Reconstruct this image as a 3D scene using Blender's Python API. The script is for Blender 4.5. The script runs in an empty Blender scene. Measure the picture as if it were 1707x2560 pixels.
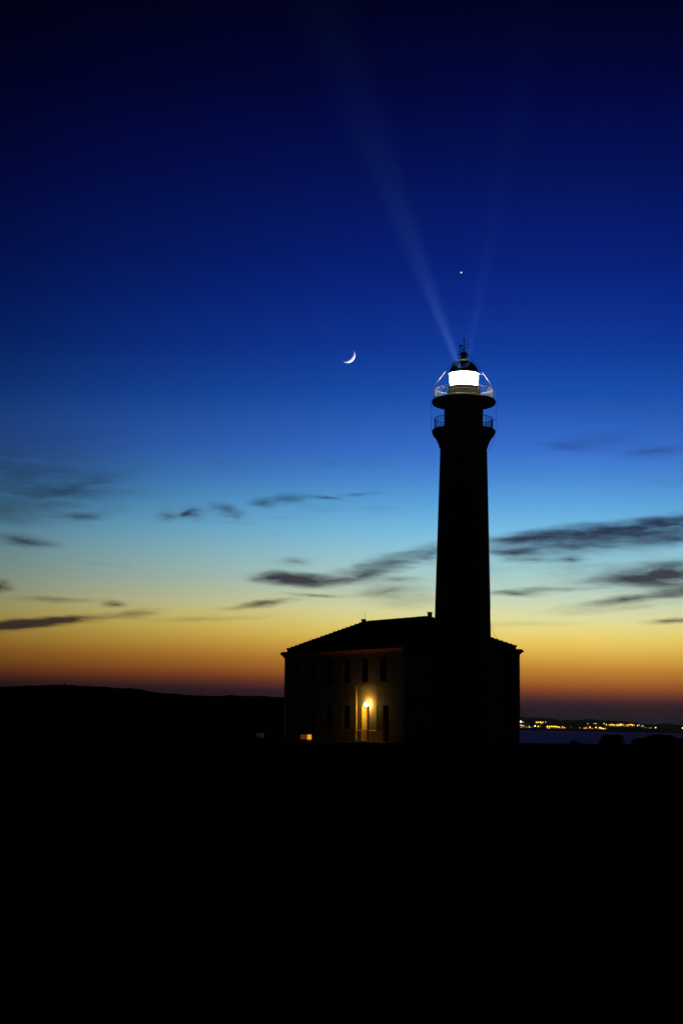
import bpy, math, random
from mathutils import Vector, Matrix, noise as mnoise
random.seed(7)
PI = math.pi
sc = bpy.context.scene
COL = sc.collection

# ------------------------------------------------------------------ camera
FPX, PW, PH = 4254.0, 1707.0, 2560.0          # focal length in photo pixels
PITCH, ROLL, EYE = math.radians(7.02), math.radians(0.45), 1.6
FW = Vector((0, math.cos(PITCH), math.sin(PITCH)))
_r0 = Vector((1, 0, 0)); _u0 = _r0.cross(FW)
RT = math.cos(ROLL)*_r0 + math.sin(ROLL)*_u0
UP = -math.sin(ROLL)*_r0 + math.cos(ROLL)*_u0
cam_d = bpy.data.cameras.new('camera'); cam = bpy.data.objects.new('camera', cam_d); COL.objects.link(cam)
cam_d.sensor_fit = 'VERTICAL'; cam_d.sensor_height = 36.0; cam_d.lens = 36.0*FPX/PH
cam_d.clip_start = 0.5; cam_d.clip_end = 80000
m = Matrix((RT, UP, -FW)).transposed().to_4x4(); m.translation = (0, 0, EYE); cam.matrix_world = m
sc.camera = cam
def ray(px, py): return RT*((px-PW/2)/FPX) - UP*((py-PH/2)/FPX) + FW
def at(px, py, Y):                               # where a measured direction meets the depth Y
    d = ray(px, py); p = d*(Y/d.y); p.z += EYE; return p
def azel(px, py):
    d = ray(px, py).normalized()
    return math.degrees(math.atan2(d.x, d.y)), math.degrees(math.asin(d.z))

# ------------------------------------------------------------------ render settings, exposure
sc.render.engine = 'CYCLES'
sc.cycles.use_denoising = True; sc.cycles.use_light_tree = True
sc.cycles.max_bounces = 8; sc.cycles.volume_bounces = 0; sc.cycles.transparent_max_bounces = 24
sc.cycles.sample_clamp_indirect = 0.8
sc.cycles.caustics_reflective = False; sc.cycles.caustics_refractive = False
sc.view_settings.view_transform = 'Standard'; sc.view_settings.look = 'None'
sc.view_settings.exposure = 0; sc.view_settings.gamma = 1

def lin(c):
    return tuple(((v/255)/12.92 if v/255 <= .04045 else ((v/255+.055)/1.055)**2.4) for v in c)

# ------------------------------------------------------------------ world: dusk sky after sunset
world = bpy.data.worlds.new('World'); sc.world = world; world.use_nodes = True
N = world.node_tree.nodes; LK = world.node_tree.links; N.clear()
def nd(t, **k):
    n = N.new(t)
    for a, b in k.items(): setattr(n, a, b)
    return n
def mth(op, a, b=None, c=None, clamp=False):
    n = nd('ShaderNodeMath', operation=op, use_clamp=clamp)
    for i, v in enumerate((a, b, c)):
        if v is None: continue
        if isinstance(v, (int, float)): n.inputs[i].default_value = v
        else: LK.new(v, n.inputs[i])
    return n.outputs[0]
tc = nd('ShaderNodeTexCoord'); sep = nd('ShaderNodeSeparateXYZ'); LK.new(tc.outputs['Generated'], sep.inputs[0])
AZ = mth('MULTIPLY', mth('ARCTAN2', sep.outputs[0], sep.outputs[1]), 180/PI)
EL = mth('MULTIPLY', mth('ARCSINE', sep.outputs[2]), 180/PI)
def ramp(fac, stops, lo, hi, interp='LINEAR'):
    f = nd('ShaderNodeMapRange'); LK.new(fac, f.inputs[0])
    f.inputs[1].default_value = lo; f.inputs[2].default_value = hi
    r = nd('ShaderNodeValToRGB'); LK.new(f.outputs[0], r.inputs[0]); cr = r.color_ramp; cr.interpolation = interp
    while len(cr.elements) < len(stops): cr.elements.new(0.5)
    for e, (p, c) in zip(cr.elements, stops): e.position = (p-lo)/(hi-lo)
    for e, (p, c) in zip(cr.elements, stops): e.color = (*c, 1)
    return r.outputs[0]
SKY = [(-2, (10, 9, 16)), (0.3, (20, 16, 24)), (0.75, (27, 20, 28)), (1.1, (54, 33, 38)), (1.3, (86, 46, 41)), (1.55, (134, 69, 37)), (2.2, (193, 128, 49)),
       (2.7, (221, 172, 74)), (3.1, (233, 200, 96)), (3.5, (235, 216, 124)), (3.95, (223, 221, 162)), (4.8, (186, 213, 198)), (5.65, (156, 206, 217)), (6.5, (124, 192, 228)),
       (7.35, (94, 167, 222)), (8.2, (73, 138, 212)), (9.2, (56, 110, 203)), (11.0, (27, 79, 174)), (12.5, (16, 57, 153)), (14.0, (11, 43, 136)), (15.6, (8, 31, 117)),
       (18.3, (5, 18, 89)), (21.0, (2, 8, 60)), (23.8, (2, 3, 34)), (30, (1, 1, 20)), (60, (0.4, .5, 7)), (90, (0.2, .3, 4))]
# positions are squeezed by a square root so that the low sky gets most of the ramp
sq = lambda e: math.sqrt((e+2)/92)
# the glow hangs lower over the place where the sun went down
dip = ramp(AZ, [(-180, (0,)*3), (-9, (0,)*3), (-4, (.05,)*3), (0, (.18,)*3), (5, (.40,)*3), (10, (.50,)*3), (20, (.45,)*3), (40, (.18,)*3), (75, (0,)*3), (180, (0,)*3)], -180, 180)
dipf = nd('ShaderNodeMapRange'); LK.new(EL, dipf.inputs[0])
for i_, v_ in enumerate((3.5, 8.0, 1.0, .15)): dipf.inputs[i_+1].default_value = v_
EL2 = mth('MULTIPLY_ADD', dip, dipf.outputs[0], EL)
ELn = mth('SQRT', mth('DIVIDE', mth('ADD', EL2, 2.0), 92.0, clamp=True))
grad = ramp(ELn, [(sq(e), lin(c)) for e, c in SKY], 0, 1)
azr = ramp(AZ, [(a, (v,)*3) for a, v in [(-180, .02), (-110, .025), (-60, .05), (-30, .16), (-16, .26), (-11.5, .37), (-8, .54), (-4, .71), (0, .87),
                (4, .98), (8, 1.0), (12, .93), (18, .72), (35, .30), (70, .08), (120, .03), (180, .02)]], -180, 180)
mul = nd('ShaderNodeMixRGB', blend_type='MULTIPLY'); mul.inputs[0].default_value = 1
LK.new(grad, mul.inputs[1]); LK.new(azr, mul.inputs[2])
# clouds, in (azimuth, elevation) degrees
cmb = nd('ShaderNodeCombineXYZ'); LK.new(AZ, cmb.inputs[0]); LK.new(EL, cmb.inputs[1])
def noise(vec, scale, detail=4, rough=.55, sx=1, sy=1):
    mp = nd('ShaderNodeMapping'); mp.inputs['Scale'].default_value = (sx, sy, 1); LK.new(vec, mp.inputs[0])
    n = nd('ShaderNodeTexNoise'); n.inputs['Scale'].default_value = scale; n.inputs['Detail'].default_value = detail
    n.inputs['Roughness'].default_value = rough; LK.new(mp.outputs[0], n.inputs['Vector']); return n
n1 = noise(cmb.outputs[0], .55, 3, .55, .55, 2.2)
sb = nd('ShaderNodeVectorMath', operation='SUBTRACT'); LK.new(n1.outputs['Color'], sb.inputs[0]); sb.inputs[1].default_value = (.5, .5, .5)
mlv = nd('ShaderNodeVectorMath', operation='MULTIPLY'); LK.new(sb.outputs[0], mlv.inputs[0]); mlv.inputs[1].default_value = (1.3, .30, 0)
adv = nd('ShaderNodeVectorMath', operation='ADD'); LK.new(cmb.outputs[0], adv.inputs[0]); LK.new(mlv.outputs[0], adv.inputs[1])
n1b = noise(cmb.outputs[0], 2.6, 4, .6, .55, 2.4)
sb2 = nd('ShaderNodeVectorMath', operation='SUBTRACT'); LK.new(n1b.outputs['Color'], sb2.inputs[0]); sb2.inputs[1].default_value = (.5, .5, .5)
ml2 = nd('ShaderNodeVectorMath', operation='MULTIPLY'); LK.new(sb2.outputs[0], ml2.inputs[0]); ml2.inputs[1].default_value = (.75, .13, 0)
ad2 = nd('ShaderNodeVectorMath', operation='ADD'); LK.new(adv.outputs[0], ad2.inputs[0]); LK.new(ml2.outputs[0], ad2.inputs[1])
P = ad2.outputs[0]
D = math.degrees(1/FPX)
CLOUDS = [  # photo-measured centre, half width, half height, tilt, strength
 (740,1447,105,20,-3,2.1),(690,1446,80,12,0,.6),(840,1450,70,12,4,.6),(905,1438,110,20,6,.75),(987,1405,110,26,12,.6),(1075,1385,80,26,10,.5),
 (735,1404,55,13,3,.3),(647,1510,100,9,6,.7),(784,1489,80,6,-2,.5),(110,1554,160,15,5,1.9),(20,1567,90,14,3,1.0),(285,1511,38,10,0,.75),
 (329,1535,75,11,5,.5),(5,1468,34,17,0,1.0),(71,1353,75,18,-3,.75),(192,1289,70,14,4,.4),(472,1287,20,11,15,.75),(496,1287,42,18,-8,.4),
 (422,1292,44,16,0,.3),(565,1276,50,17,-14,.45),(592,1293,20,8,-5,.45),(653,1256,34,12,0,.45),(715,1247,75,14,8,.32),(817,1243,48,6,-5,.55),
 (60,1180,300,110,8,.24),(20,1280,120,40,0,.22),(190,1215,110,22,10,.25),
 (1468,1332,330,24,5,1.6),(1320,1345,140,14,3,.6),(1500,1362,300,22,4,.75),(1276,1381,85,13,0,.75),(1331,1400,90,9,0,.45),(1430,1395,45,9,0,.5),
 (1680,1312,110,28,6,1.2),(1700,1345,100,20,6,.4),(1655,1438,160,34,5,1.4),(1533,1449,120,12,2,.4),(1590,1496,200,14,8,.7),(1705,1472,90,24,6,.65),
 (1276,1482,90,8,0,.55),(1397,1471,150,8,2,.4),(1695,1552,80,9,2,.75),(1014,1452,55,9,0,.5),(1010,1496,120,26,0,.22),(960,1480,90,12,4,.25),
 (1633,1132,90,16,4,.3),(1426,1116,80,14,-4,.16),(1520,1105,120,30,0,.1),(900,1235,60,6,3,.25),
 (1480,1415,380,75,3,.13),(120,1240,300,80,5,.20),(980,1470,160,30,5,.16),(1290,1560,160,9,2,.12),(520,1545,190,8,2,.16),(140,1500,120,7,1,.3),(1560,1520,170,10,5,.2)]
acc = None
for (cx, cy, hw, hh, tl, st) in CLOUDS:
    a, e = azel(cx, cy)
    mp = nd('ShaderNodeMapping', vector_type='TEXTURE'); LK.new(P, mp.inputs[0])
    mp.inputs['Location'].default_value = (a, e, 0); mp.inputs['Rotation'].default_value = (0, 0, math.radians(tl))
    mp.inputs['Scale'].default_value = (hw*D*1.42, hh*D*1.42, 1)
    g = nd('ShaderNodeTexGradient', gradient_type='QUADRATIC_SPHERE'); LK.new(mp.outputs[0], g.inputs[0])
    acc = mth('MULTIPLY', g.outputs['Fac'], st) if acc is None else mth('MULTIPLY_ADD', g.outputs['Fac'], st, acc)
# the same kind of streaks goes on all round, low over the horizon
n2 = noise(cmb.outputs[0], .16, 5, .6, .5, 3.4)
thin = mth('MULTIPLY', mth('SUBTRACT', n2.outputs[0], .56), 2.4, clamp=True)
band = ramp(ELn, [(0, (0,)*3), (sq(2.5), (0,)*3), (sq(4.5), (1,)*3), (sq(8), (.6,)*3), (sq(13), (0,)*3), (1, (0,)*3)], 0, 1)
acc = mth('MULTIPLY_ADD', mth('MULTIPLY', thin, band), .45, acc)
n3 = noise(P, 1.25, 5, .56, .45, 2.4)
tex = mth('MAXIMUM', mth('MULTIPLY_ADD', n3.outputs[0], 3.2, -.62), .08)
M_ = mth('MULTIPLY', mth('MULTIPLY', acc, tex), 1.75)
M_ = mth('SUBTRACT', 1.0, mth('POWER', 2.718, mth('MULTIPLY', M_, -1.15)), clamp=True)
M_ = mth('MULTIPLY', M_, 1.12, clamp=True)
cc = nd('ShaderNodeMixRGB', blend_type='MULTIPLY'); cc.inputs[0].default_value = 1; LK.new(mul.outputs[0], cc.inputs[1]); cc.inputs[2].default_value = (.10, .075, .10, 1)
ca = nd('ShaderNodeMixRGB', blend_type='ADD'); ca.inputs[0].default_value = 1; LK.new(cc.outputs[0], ca.inputs[1]); ca.inputs[2].default_value = (.008, .008, .014, 1)
mx = nd('ShaderNodeMixRGB'); LK.new(M_, mx.inputs[0]); LK.new(mul.outputs[0], mx.inputs[1]); LK.new(ca.outputs[0], mx.inputs[2])
bg = nd('ShaderNodeBackground'); LK.new(mx.outputs[0], bg.inputs[0]); bg.inputs[1].default_value = 1.0
wo = nd('ShaderNodeOutputWorld'); LK.new(bg.outputs[0], wo.inputs[0])

# the sun, below the horizon: the ground shades everything but the moon and the high vapour trail
SUN_AZ, SUN_EL = math.radians(39), math.radians(-26)
sl = bpy.data.lights.new('sun', 'SUN'); sl.energy = 9; sl.angle = math.radians(.5); sl.color = (1, .98, .95)
so = bpy.data.objects.new('sun', sl); COL.objects.link(so)
sd = Vector((math.sin(SUN_AZ)*math.cos(SUN_EL), math.cos(SUN_AZ)*math.cos(SUN_EL), math.sin(SUN_EL)))
so.rotation_euler = sd.to_track_quat('Z', 'Y').to_euler()

# ------------------------------------------------------------------ helpers
def tag(o, label=None, cat=None, group=None, kind=None):
    if label: o['label'] = label
    if cat: o['category'] = cat
    if group: o['group'] = group
    if kind: o['kind'] = kind
    return o
def empty(name, loc=(0, 0, 0), rz=0):
    o = bpy.data.objects.new(name, None); COL.objects.link(o); o.location = loc; o.rotation_euler = (0, 0, rz)
    o.empty_display_size = .3; return o
class MB:
    def __init__(s): s.v = []; s.f = []; s.sm = False
    def add(s, vs, fs):
        b = len(s.v); s.v += [tuple(v) for v in vs]; s.f += [tuple(i+b for i in f) for f in fs]; return s
    def box(s, x0, x1, y0, y1, z0, z1):
        return s.add([(x0,y0,z0),(x1,y0,z0),(x1,y1,z0),(x0,y1,z0),(x0,y0,z1),(x1,y0,z1),(x1,y1,z1),(x0,y1,z1)],
                     [(0,3,2,1),(4,5,6,7),(0,1,5,4),(1,2,6,5),(2,3,7,6),(3,0,4,7)])
    def lathe(s, prof, n=48, cx=0, cy=0, closed=False):
        vs = [(cx+r*math.cos(2*PI*k/n), cy+r*math.sin(2*PI*k/n), z) for r, z in prof for k in range(n)]
        fs = []; L = len(prof)
        for i in range(L if closed else L-1):
            j = (i+1) % L
            for k in range(n):
                fs.append((i*n+k, i*n+(k+1) % n, j*n+(k+1) % n, j*n+k))
        return s.add(vs, fs)
    def tube(s, pts, r, n=6, closed=False):
        pts = [Vector(p) for p in pts]; L = len(pts); rr = r if isinstance(r, (list, tuple)) else [r]*L
        vs = []; prev = None
        for i, p in enumerate(pts):
            t = (pts[(i+1) % L]-pts[i-1]) if closed else (pts[min(i+1, L-1)]-pts[max(i-1, 0)])
            t.normalize()
            a = prev if prev else (Vector((0,0,1)) if abs(t.z) < .9 else Vector((1,0,0)))
            b = t.cross(a).normalized(); a = b.cross(t).normalized(); prev = a
            vs += [p+(a*math.cos(2*PI*k/n)+b*math.sin(2*PI*k/n))*rr[i] for k in range(n)]
        fs = []
        for i in range(L if closed else L-1):
            j = (i+1) % L
            for k in range(n): fs.append((i*n+k, j*n+k, j*n+(k+1) % n, i*n+(k+1) % n))
        if not closed: fs += [tuple(range(n)), tuple((L-1)*n+k for k in reversed(range(n)))]
        return s.add(vs, fs)
    def rect(s, x0, x1, z0, z1, y):                # faces -y
        return s.add([(x0,y,z0),(x1,y,z0),(x1,y,z1),(x0,y,z1)], [(0,1,2,3)])
    def wall(s, x0, x1, z0, z1, y, holes):         # a wall face with rectangular openings
        xs = sorted({x0, x1, *[min(max(h[i], x0), x1) for h in holes for i in (0, 1)]})
        zs = sorted({z0, z1, *[min(max(h[i], z0), z1) for h in holes for i in (2, 3)]})
        for a, b in zip(xs, xs[1:]):
            for c, d in zip(zs, zs[1:]):
                mx_, mz_ = (a+b)/2, (c+d)/2
                if not any(h[0] < mx_ < h[1] and h[2] < mz_ < h[3] for h in holes): s.rect(a, b, c, d, y)
        return s
    def reveal(s, x0, x1, z0, z1, y0, y1, sill=True):
        s.add([(x0,y0,z0),(x0,y1,z0),(x0,y1,z1),(x0,y0,z1)], [(0,1,2,3)])
        s.add([(x1,y0,z0),(x1,y1,z0),(x1,y1,z1),(x1,y0,z1)], [(3,2,1,0)])
        s.add([(x0,y0,z1),(x1,y0,z1),(x1,y1,z1),(x0,y1,z1)], [(3,2,1,0)])
        if sill: s.add([(x0,y0,z0),(x1,y0,z0),(x1,y1,z0),(x0,y1,z0)], [(0,1,2,3)])
        return s
    def mesh(s, name, mat, smooth=False):
        me = bpy.data.meshes.new(name); me.from_pydata(s.v, [], s.f); me.materials.append(mat)
        if smooth: me.polygons.foreach_set('use_smooth', [True]*len(me.polygons))
        me.update(); return me
    def build(s, name, mat, parent=None, smooth=False, kind=None):
        return put(name, s.mesh(name, mat, smooth), parent, kind)
def put(name, me, parent=None, kind=None):
    o = bpy.data.objects.new(name, me); COL.objects.link(o)
    if parent: o.parent = parent
    if kind: o['kind'] = kind
    return o
def smooth_angle(o, deg=35):
    me = o.data
    me.polygons.foreach_set('use_smooth', [True]*len(me.polygons))
    try: me.set_sharp_from_angle(angle=math.radians(deg))
    except Exception: pass
    return o

def mat(name, col, rough=.8, var=.25, scale=3.0, bump=.3, bscale=None, metal=0, spec=.3):
    ma = bpy.data.materials.new(name); ma.use_nodes = True; t = ma.node_tree; b = t.nodes['Principled BSDF']
    b.inputs['Roughness'].default_value = rough; b.inputs['Metallic'].default_value = metal; b.inputs['Specular IOR Level'].default_value = spec
    co = t.nodes.new('ShaderNodeTexCoord'); n = t.nodes.new('ShaderNodeTexNoise'); n.inputs['Scale'].default_value = scale; n.inputs['Detail'].default_value = 6
    t.links.new(co.outputs['Object'], n.inputs['Vector'])
    r = t.nodes.new('ShaderNodeValToRGB'); r.color_ramp.elements[0].position = .3; r.color_ramp.elements[1].position = .7
    r.color_ramp.elements[0].color = (*[c*(1-var) for c in col], 1); r.color_ramp.elements[1].color = (*[min(1, c*(1+var)) for c in col], 1)
    t.links.new(n.outputs[0], r.inputs[0]); t.links.new(r.outputs[0], b.inputs['Base Color'])
    if bump:
        n2 = t.nodes.new('ShaderNodeTexNoise'); n2.inputs['Scale'].default_value = bscale or scale*6; n2.inputs['Detail'].default_value = 5
        t.links.new(co.outputs['Object'], n2.inputs['Vector'])
        bp = t.nodes.new('ShaderNodeBump'); bp.inputs['Strength'].default_value = bump; bp.inputs['Distance'].default_value = .03
        t.links.new(n2.outputs[0], bp.inputs['Height']); t.links.new(bp.outputs[0], b.inputs['Normal'])
    return ma
def emit(name, col, st, sampled=False):
    ma = bpy.data.materials.new(name); ma.use_nodes = True; ma.cycles.emission_sampling = 'FRONT' if sampled else 'NONE'; t = ma.node_tree; t.nodes.clear()
    e = t.nodes.new('ShaderNodeEmission'); e.inputs[0].default_value = (*col, 1); e.inputs[1].default_value = st
    o = t.nodes.new('ShaderNodeOutputMaterial'); t.links.new(e.outputs[0], o.inputs[0]); return ma
def glass(name, tint=(1, 1, 1), gl=.08):
    ma = bpy.data.materials.new(name); ma.use_nodes = True; t = ma.node_tree; t.nodes.clear()
    a = t.nodes.new('ShaderNodeBsdfTransparent'); a.inputs[0].default_value = (*tint, 1)
    g = t.nodes.new('ShaderNodeBsdfGlossy'); g.inputs['Roughness'].default_value = .04
    x = t.nodes.new('ShaderNodeMixShader'); x.inputs[0].default_value = gl
    o = t.nodes.new('ShaderNodeOutputMaterial')
    t.links.new(a.outputs[0], x.inputs[1]); t.links.new(g.outputs[0], x.inputs[2]); t.links.new(x.outputs[0], o.inputs[0]); return ma
def veiled(name, col):
    # a body seen through the whole depth of the air: its own light adds to the sky in front of it
    ma = bpy.data.materials.new(name); ma.use_nodes = True; t = ma.node_tree; t.nodes.clear()
    a = t.nodes.new('ShaderNodeBsdfTransparent'); d = t.nodes.new('ShaderNodeBsdfDiffuse')
    co = t.nodes.new('ShaderNodeTexCoord'); n = t.nodes.new('ShaderNodeTexNoise'); n.inputs['Scale'].default_value = .02
    r = t.nodes.new('ShaderNodeValToRGB'); r.color_ramp.elements[0].color = (*[c*.8 for c in col], 1); r.color_ramp.elements[1].color = (*col, 1)
    t.links.new(co.outputs['Object'], n.inputs['Vector']); t.links.new(n.outputs[0], r.inputs[0]); t.links.new(r.outputs[0], d.inputs[0])
    ad = t.nodes.new('ShaderNodeAddShader'); t.links.new(a.outputs[0], ad.inputs[0]); t.links.new(d.outputs[0], ad.inputs[1])
    g = t.nodes.new('ShaderNodeNewGeometry'); x = t.nodes.new('ShaderNodeMixShader')
    t.links.new(g.outputs['Backfacing'], x.inputs[0]); t.links.new(ad.outputs[0], x.inputs[1]); t.links.new(a.outputs[0], x.inputs[2])
    o = t.nodes.new('ShaderNodeOutputMaterial'); t.links.new(x.outputs[0], o.inputs[0]); return ma

M = {
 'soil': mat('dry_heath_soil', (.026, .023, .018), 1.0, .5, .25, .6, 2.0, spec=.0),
 'plaster': mat('worn_white_plaster', (.28, .235, .225), .9, .28, .9, .28, 14),
 'stone': mat('tower_stone', (.16, .15, .14), .92, .2, 1.2, .4, 7, spec=.1),
 'jamb': mat('lamp_brightened_reveal', (.78, .60, .26), .85, .12, 2, .3, 12),  # light yellow puts the lamplight on the reveal into its colour
 'dado': mat('ochre_dado', (.30, .20, .11), .9, .2, 2, .4, 12),
 'cornice': mat('cornice_sandstone', (.34, .12, .07), .9, .2, 2, .4, 10),
 'quoin': mat('quoin_sandstone', (.20, .16, .11), .9, .2, 2, .4, 10, spec=.1),
 'tile': mat('clay_tile', (.16, .075, .045), .85, .35, 3, .3, spec=.15),
 'shutter': mat('dark_shutter_paint', (.020, .013, .011), .7, .3, 5, .1),
 'dimjamb': mat('dim_jamb_tone', (.13, .115, .085), .8, .2, 4, .1),  # mid tone puts the dim light of the jamb into the colour
 'door': mat('dark_door_wood', (.028, .016, .010), .7, .3, 5, .2),
 'step': mat('doorstep_stone', (.50, .42, .32), .85, .2, 3, .3),
 'iron': mat('painted_iron', (.16, .16, .165), .5, .15, 8, .05, metal=.0, spec=.5),
 'cable': mat('cable', (.22, .22, .22), .4, .1, 8, 0, metal=.6),
 'dome': mat('dome_metal', (.10, .105, .115), .42, .2, 3, .08, metal=.3, spec=.5),
 'murette': mat('lantern_base_paint', (.60, .54, .30), .7, .15, 3, .1),
 'deck': mat('gallery_concrete', (.28, .27, .25), .9, .2, 2, .3),
 'drystone': mat('dry_stone', (.26, .19, .11), .95, .3, 3, .5, 12),
 'rock': mat('dark_rock', (.07, .065, .06), .95, .3, 1, .6, 4, spec=.1),
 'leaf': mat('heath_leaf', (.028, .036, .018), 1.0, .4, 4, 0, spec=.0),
 'stem': mat('heath_stem', (.05, .035, .025), .9, .3, 6, .2, spec=.1),
 'farland': mat('far_scrub', (.03, .032, .03), .95, .3, .01, 0, spec=.0),
 'farwall': mat('far_house_wall', (.12, .11, .10), .9, .2, .2, 0, spec=.05),
 'optic': emit('lantern_light', (1.0, .95, .80), 70, True),
 'bulb': emit('door_lamp_light', (1.0, .58, .085), 135, True),
 'winlit': emit('lit_far_window', (1.0, .6, .2), 1.2),
 'glass': glass('lantern_glass'), 'pane': glass('dark_window_pane', (.3, .3, .3), .15),
}

# ------------------------------------------------------------------ ground, hill and sea
SEA = -15.0
def sstep(a, b, x):
    t = min(1, max(0, (x-a)/(b-a))); return t*t*(3-2*t)
HP = [(at(px, py, 420).x, at(px, py, 420).z) for px, py in [(-300, 1722), (-120, 1717), (0, 1718), (60, 1718.6), (130, 1715), (200, 1714.6), (345, 1721),
      (356, 1726), (372, 1729), (460, 1736), (550, 1742.5), (600, 1740.5), (660, 1741), (712, 1744), (760, 1748)]]
def hillz(x):
    if x <= HP[0][0]: return HP[0][1]+.8*math.sin(x*.02)
    for (a, za), (b, zb) in zip(HP, HP[1:]):
        if x <= b: return za+(zb-za)*(x-a)/(b-a)
    return max(-2, HP[-1][1]-(x-HP[-1][0])*.30)
def fbm(x, y, s, o=4): return mnoise.fractal(Vector((x*s, y*s, 3.1)), 1.0, 2.0, o)
def ground_z(x, y):
    z = fbm(x, y, .05)*.06+fbm(x, y, .7, 3)*.025
    if y > 150:
        r = sstep(185, 420, y)*(1 if y < 425 else 1-.6*sstep(430, 700, y))
        z += (hillz(x)-.42)*r+(fbm(x, y, .10, 4)*.30+fbm(x, y, .45, 3)*.38)*r
    # close to the house the yard is level
    z += .18*sstep(140, 150, y)*sstep(-4, -9, x)
    xc = 10+max(0, y-140)*.06+2*math.sin(y*.05)
    d = max(138+.9*fbm(x, 0, .12)-y, xc-x)
    if d < 3: z -= .28*sstep(3, 0, d)*(1 if x > 17.5 else .4)
    if d < 0: z -= 24*sstep(0, 22, -d)
    dl = min(x+1150, 1150-abs(y-150), 420-x)
    if dl < 60: z -= 24*sstep(60, 0, dl)
    return z
xs = sorted({*[-1150+i*25 for i in range(42)], *[-100+i*1.0 for i in range(90)], *[-10+i*.5 for i in range(100)], *[40+i*16 for i in range(25)]})
ys = sorted({*[-1000+i*40 for i in range(25)], *[i*3 for i in range(38)], *[114+i*.6 for i in range(120)], *[186+i*6 for i in range(36)], *[402+i*2.0 for i in range(26)], *[455+i*20 for i in range(44)]})
b = MB(); b.v = [(x, y, ground_z(x, y)) for y in ys for x in xs]; nx = len(xs)
b.f = [(j*nx+i, j*nx+i+1, (j+1)*nx+i+1, (j+1)*nx+i) for j in range(len(ys)-1) for i in range(nx-1)]
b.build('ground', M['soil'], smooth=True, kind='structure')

sea_m = bpy.data.materials.new('night_sea'); sea_m.use_nodes = True; t = sea_m.node_tree; t.nodes.remove(t.nodes['Principled BSDF'])
bd = t.nodes.new('ShaderNodeBsdfDiffuse'); bd.inputs[0].default_value = (.003, .003, .010, 1)
bs = t.nodes.new('ShaderNodeBsdfGlossy'); bs.inputs['Color'].default_value = (.70, .46, .90, 1); bs.inputs['Roughness'].default_value = .45
sm_ = t.nodes.new('ShaderNodeMixShader'); sm_.inputs[0].default_value = .30       # share of the wave faces that mirror the sky
t.links.new(bd.outputs[0], sm_.inputs[1]); t.links.new(bs.outputs[0], sm_.inputs[2]); t.links.new(sm_.outputs[0], t.nodes['Material Output'].inputs[0])
co = t.nodes.new('ShaderNodeTexCoord'); hs = []
for s_, w in ((.02, 1.0), (.25, .35)):
    n = t.nodes.new('ShaderNodeTexNoise'); n.inputs['Scale'].default_value = s_; n.inputs['Detail'].default_value = 6; t.links.new(co.outputs['Object'], n.inputs['Vector']); hs.append((n, w))
bp = t.nodes.new('ShaderNodeBump'); bp.inputs['Strength'].default_value = 1.0; bp.inputs['Distance'].default_value = 6
t.links.new(hs[0][0].outputs[0], bp.inputs['Height'])
bp2 = t.nodes.new('ShaderNodeBump'); bp2.inputs['Strength'].default_value = 1.0; bp2.inputs['Distance'].default_value = 1.2
t.links.new(hs[1][0].outputs[0], bp2.inputs['Height']); t.links.new(bp.outputs[0], bp2.inputs['Normal']); t.links.new(bp2.outputs[0], bs.inputs['Normal'])
b = MB(); RS = 7600; n = 64
b.v = [(RS*math.cos(2*PI*k/n), RS*math.sin(2*PI*k/n), SEA) for k in range(n)]+[(0, 0, SEA)]
b.f = [(k, (k+1) % n, n) for k in range(n)]
b.build('sea', sea_m, kind='structure')

# far coast across the bay
def interp(tab, x):
    if x <= tab[0][0]: return tab[0][1]
    for (a, va), (c, vc) in zip(tab, tab[1:]):
        if x <= c: return va+(vc-va)*(x-a)/(c-a)
    return tab[-1][1]
SHORE = [(900, 1818), (1300, 1826), (1707, 1834), (2200, 1845)]
RID1 = [(900, 1802), (1250, 1801), (1300, 1801), (1340, 1802.5), (1400, 1806), (1450, 1804), (1500, 1804), (1560, 1804.5), (1600, 1809), (1650, 1812.5), (1707, 1814.5), (2200, 1822)]
RID2 = [(900, 1795), (1250, 1794), (1300, 1793), (1345, 1793.5), (1372, 1795.5), (1400, 1801.5), (1414, 1799.2), (1440, 1800.8), (1468, 1796), (1500, 1800.5), (1515, 1801.5), (1550, 1802.5),
        (1580, 1806), (1610, 1812), (1630, 1812.5), (1658, 1806.5), (1690, 1812), (1730, 1816), (1800, 1812), (1900, 1818), (2200, 1820)]
def shoreY(px):
    d = ray(px, interp(SHORE, px)); return (SEA-EYE)/d.z*d.y
def coast(px, py):
    Y = shoreY(px)+30+38*max(0, interp(SHORE, px)-py); return at(px, py, Y)
b = MB(); cols = [900+6*i for i in range(217)]; rows = 9
for px in cols:
    s0 = interp(SHORE, px); p = at(px, s0, shoreY(px)); b.v.append((p.x, p.y, SEA-2))
    r1 = interp(RID1, px)+.6*fbm(px, 0, .05)
    for k in range(1, rows-1):
        b.v.append(tuple(coast(px, s0+(r1-s0)*k/(rows-2))))
    p = coast(px, r1); b.v.append((p.x*1.2, p.y*1.2, SEA-2))
b.f = [(i*rows+k, (i+1)*rows+k, (i+1)*rows+k+1, i*rows+k+1) for i in range(len(cols)-1) for k in range(rows-1)]
b.build('far_coast_terrain', M['farland'], smooth=True, kind='structure')
b = MB(); cols = [900+5*i for i in range(261)]
for px in cols:
    r2 = interp(RID2, px)+.35*fbm(px, 5, .06)
    p = at(px, r2, 6200); q = at(px, r2, 5600); b.v += [(q.x, q.y, SEA-2), tuple(p.lerp(Vector((q.x, q.y, SEA-2)), .4)), tuple(p), (p.x*1.08, p.y*1.08, SEA-2)]
b.f = [(i*4+k, (i+1)*4+k, (i+1)*4+k+1, i*4+k+1) for i in range(len(cols)-1) for k in range(3)]
b.build('far_hills', M['farland'], smooth=True, kind='structure')

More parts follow.
